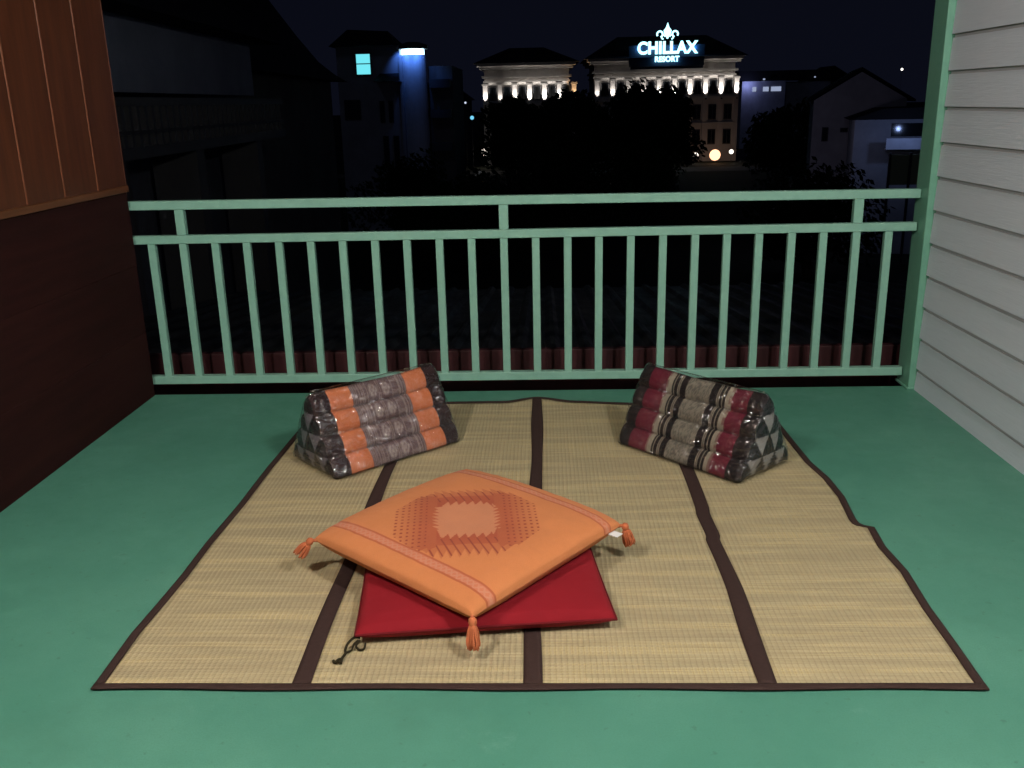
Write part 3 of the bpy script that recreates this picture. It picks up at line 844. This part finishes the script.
for (xa, xb, za, zb) in ((-10.1, -9.8, .2, 1.5), (-9.55, -9.25, .2, 1.5), (-10.0, -9.65, -2.4, -.6), (-9.35, -9.0, -2.4, -.6), (-12.3, -11.3, .4, 1.6)):
    f_ = MB().box(X(xa), X(xb), -.06, -.002, Z(za), Z(zb)).build('window', m_frame, ap)
    MB().box(X(xa) + .05, X(xb) - .05, -.08, -.062, Z(za) + .06, Z(zb) - .06).build('pane', m_glass, f_)
b = MB(); n = 24
b.tube([(X(-7.95), .6, 0), (X(-7.95), .6, Z(4.15))], .82, 28); b.build('round_tower', m_bluew, ap)
b = MB(); b.tube([(X(-7.95), .6, Z(4.5)), (X(-7.95), .6, Z(4.72)), (X(-7.95), .6, Z(4.9))], [.95, .95, .4], 28); b.build('tower_cap', m_frame, ap)
b = MB(); b.tube([(X(-7.95), .6, Z(4.16)), (X(-7.95), .6, Z(4.49))], .7, 28); b.build('lamp_ring', e_tube, ap)
for k, dx in enumerate((-.75, 0, .75)):
    point('tower_lamp', (X(-7.95 + dx * .8), -.72 + .15 * abs(dx), Z(4.42)), 60, (.1, .28, 1.0), .08, ap, 95, (0, .9, -1))
MB().box(X(-8.75), X(-8.55), -.1, .5, 0, Z(4.1)).build('stair_wall', m_grey, ap)
MB().box(X(-7.1), X(-5.6), 1, 9, 0, Z(3.5)).build('rear_wing', stucco('rear_render', (.12, .12, .13)), ap)
for zz in (2.2, .4, -1.6): MB().box(X(-7.0), X(-5.7), .3, .99, Z(zz), Z(zz + .5)).build('balcony', m_frame, ap)

# neighbouring house on the left
nh = thing('neighbour_house', 'dark two-storey neighbour house with a swooping roof, beyond the railing on the left', 'building', (-4.6, 10, -7))
NW = Vector((-.25, 6.6, 0))
ang = atan2(.25, 6.0)
nh.rotation_euler = (0, 0, ang)
b = MB().box(-4.5, 0, -3.5, 6.3, Z(1.45), Z(2.35)); b2 = MB().box(-4.5, -.25, -3.5, 6.3, 0, Z(.95)); b2.build('lower_wall', stucco('lower_render_shaded', (.08, .09, .12)), nh); b.box(-4.5, -.0, -3.5, 6.3, Z(.95), Z(1.449) - .3)  # lower wall darker: shade under the eave put into its colour
b.build('wall', m_stucco, nh)
b = MB().box(-4.4, -1.0, 6.4, 19.5, 0, Z(1.95)); b.build('rear_wing', stucco('rear_wing_render', (.14, .14, .13)), nh)
b = MB()
sec = [(.55, 2.25), (.2, 2.45), (-.3, 2.85), (-.9, 3.6), (-2.2, 5.4), (-4.9, 2.4)]
prev = None
for y0, y1, dz, dx in ((-3.8, 6.35, 0, 0), (6.36, 20, -.3, -1.1)):
    P0 = [(x + dx, y0, Z(z + dz)) for x, z in sec]; P1 = [(x + dx, y1, Z(z + dz)) for x, z in sec]
    for i in range(len(sec) - 1): b.poly([P0[i], P1[i], P1[i + 1], P0[i + 1]])
    b.poly(P0); b.poly(P1[::-1]); b.poly([P0[0], P1[0], P1[-1], P0[-1]])
b.build('roof', m_roof, nh)
b = MB(); b.box(.02, .5, -3, 6.2, Z(1.3), Z(1.38)); b.box(.44, .5, -3, 6.2, Z(1.02), Z(1.06)); b.box(.02, .5, -3, 6.2, Z(.78), Z(.9))
b.build('veranda_rail', m_frame, nh)
b = MB(); y = -2.9
while y < 6.1: b.box(.44, .5, y, y + .07, Z(.9), Z(1.3)); y += .21
b.build('veranda_balusters', m_frame, nh)
for ya, yb_ in ((-.2, 1.0), (2.6, 3.9), (5.0, 5.9)):
    f_ = MB().box(-.248, -.2, ya, yb_, Z(-1.3), Z(.7)).build('door', m_frame, nh)
    MB().box(-.198, -.19, ya + .12, yb_ - .12, Z(-1.1), Z(.5)).build('pane', m_glass, f_)
for ya in (-1.0, 1.5, 4.4): MB().box(-.1, .45, ya, ya + .3, 0, Z(.78)).build('pillar', m_frame, nh)

# gabled house on the right
gh = thing('gabled_house', 'grey-violet gabled house with two small dark windows, far right beyond the railing', 'building', (18.5, 56, -7))
X = lambda x: x - 18.5
b = MB(); b.prism([(X(15.6), 0), (X(15.6), Z(.95)), (X(18.1), Z(2.45)), (X(20.6), Z(.95)), (X(20.6), 0)][::-1], 0, 9); b.build('wall', m_gable, gh)
b = MB(); b.prism([(X(15.25), Z(.82)), (X(18.1), Z(2.53)), (X(21.1), Z(.78)), (X(21.1), Z(.9)), (X(18.1), Z(2.72)), (X(15.2), Z(.95))], .25, 9.3); b.build('roof', m_roof, gh)
for (xa, xb, za, zb) in ((16.15, 16.5, -1.35, -.55), (17.15, 17.55, -.85, -.6)):
    f_ = MB().box(X(xa), X(xb), -.06, -.002, Z(za), Z(zb)).build('window', m_frame, gh)
    MB().box(X(xa) + .04, X(xb) - .04, -.075, -.062, Z(za) + .04, Z(zb) - .04).build('pane', m_glass, f_)
gh.rotation_euler = (0, 0, -radians(14)); point('gable_fill', (X(14.5), -7, Z(-1.0)), 36, (.75, .7, 1), .2, gh)  # unseen light added to brighten the gable wall
an = thing('annex_house', 'low bluish annex with a lit balcony band, right of the gabled house', 'building', (20.5, 50, -7))
X = lambda x: x - 20.5
MB().box(X(16.2), X(22.5), 0, 5, 0, Z(-.05)).build('wall', m_grey, an)
b = MB(); b.prism([(X(15.9), Z(-.04)), (X(22.9), Z(-.04)), (X(22.9), Z(.6)), (X(17.5), Z(.5))], -.5, 5.4); b.build('roof', m_roof, an)
MB().box(X(17.7), X(20.6), -1.2, -1.08, Z(-1.5), Z(-.95)).build('balcony_wall', m_bluew, an)
MB().box(X(17.7), X(20.6), -1.07, -.01, Z(-1.55), Z(-1.45)).build('balcony_floor', m_grey, an)
MB().box(X(18.0), X(20.5), -.05, -.002, Z(-.9), Z(-.25)).build('window_band', m_glass, an)
an.rotation_euler = (0, 0, -radians(14))
point('balcony_lamp', (X(18.6), -2.6, Z(-.6)), 30, (.35, .5, 1.0), .1, an); point('balcony_lamp', (X(17.2), -2.6, Z(-1.0)), 7, (.4, .5, 1.0), .1, an)
fn_ = thing('garden_fence', 'olive board fence below the bluish annex', 'fence', (18.9, 47.5, -7))
MB().box(-1.9, 2.4, -.03, .03, 3.9, 5.35).build('boards', m_fence, fn_)
b = MB()
for k in range(5): b.box(-1.95 + k * 1.0, -1.83 + k * 1.0, -.1, -.031, 0, 5.45)
b.build('posts', m_frame, fn_); 
st_ = lamp('street_lamp', 'tiny distant street lamp high above the gabled house roof', 32.6, 90, 3.3, .11, emit('tiny_lamp', (1, .95, .85), 2.5), 0, (1, 1, 1))

# far low building right of the hotel
fb_ = thing('low_warehouse', 'low bluish lit building in the distance, right of the hotel', 'building', (34, 160, -7))
MB().box(-1.5, 5.5, 0, 8, 0, 10.6).build('wall', m_bluew, fb_)
MB().box(-2, 14, .5, 9, 10.7, 12.2).build('roof', m_roof, fb_)
MB().box(5.52, 13, 1, 8, 0, 10.4).build('rear_wall', m_grey, fb_)
for xx, ww in ((.2, .6), (1.9, .9), (3.2, 1.6)): MB().box(xx, xx + ww, -.08, -.01, 9.0, 9.7).build('lit_window', e_dim, fb_)
point('wall_lamp', (-.8, -1.4, 10.2), 110, (.4, .45, 1.0), .2, fb_)
b = MB(); b.box(-.2, .1, -.1, .1, 0, .25).box(8.0, 8.2, -.1, .1, .2, .4)
b.v = [(x + 2, y - .2, z + 10.75) for x, y, z in b.v]; b.build('eave_lamp', e_dim, fb_)
# dark far houses either side (silhouettes)
for lb, x, y, w_, h in (('dark distant house left of the hotel, beside two tiny lights', -16, 150, 9, 12.5), ('dark distant house on the skyline right of the low lit building', 50, 170, 12, 13)):
    t_ = thing('distant_house', lb, 'house', (x, y, -7))
    MB().box(-w_ / 2, w_ / 2, 0, 8, 0, h * .7).build('wall', stucco('far_render', (.05, .05, .055)), t_)
    b = MB(); b.prism([(-w_ / 2 - .6, h * .7 - .1), (0, h), (w_ / 2 + .6, h * .7 - .1)], -.5, 8.5); b.build('roof', m_roof, t_)
lamp('garden_lamp', 'tiny cyan light left of the hotel wing', -9.2, 126, -.6, .26, emit('cyan_lamp', (.2, .7, 1), 1.0), 0, (1, 1, 1))
lamp('garden_lamp', 'tiny white light at the left edge of the hotel wing', -10.0, 126, 1.3, .14, emit('pin_lamp', (.7, .8, 1), 1.0), 0, (1, 1, 1))

# ------------------------------------------------------------------ light
world = D.worlds.new('World'); scene.world = world; world.use_nodes = True
t = world.node_tree; bg = t.nodes['Background']
tc = t.nodes.new('ShaderNodeTexCoord'); sp = t.nodes.new('ShaderNodeSeparateXYZ'); rp = t.nodes.new('ShaderNodeValToRGB')
e = rp.color_ramp.elements; e[0].position = .0; e[0].color = (.003, .0036, .0078, 1); e[1].position = .5; e[1].color = (.002, .0023, .005, 1)
t.links.new(tc.outputs['Generated'], sp.inputs[0]); t.links.new(sp.outputs[2], rp.inputs[0]); t.links.new(rp.outputs[0], bg.inputs[0]); bg.inputs[1].default_value = 1.0
sun = D.lights.new('night_fill', 'SUN'); sun.energy = .02; sun.angle = radians(3); sun.color = (.6, .7, 1)  # dim bluish sun added to lift the dark walls outdoors
so = D.objects.new('night_fill', sun); COL.objects.link(so); so.rotation_euler = (radians(48), 0, radians(-25))
point('ceiling_lamp', (-1.4, .5, 2.5), 186, (1.0, .95, .89), .07)
point('ceiling_lamp', (1.38, .5, 2.5), 190, (1.0, .97, .93), .07)

vs = scene.view_settings
vs.view_transform = 'Standard'; vs.look = 'None'; vs.gamma = 1; vs.exposure = 0; vs.use_curve_mapping = False
scene.cycles.max_bounces = 6
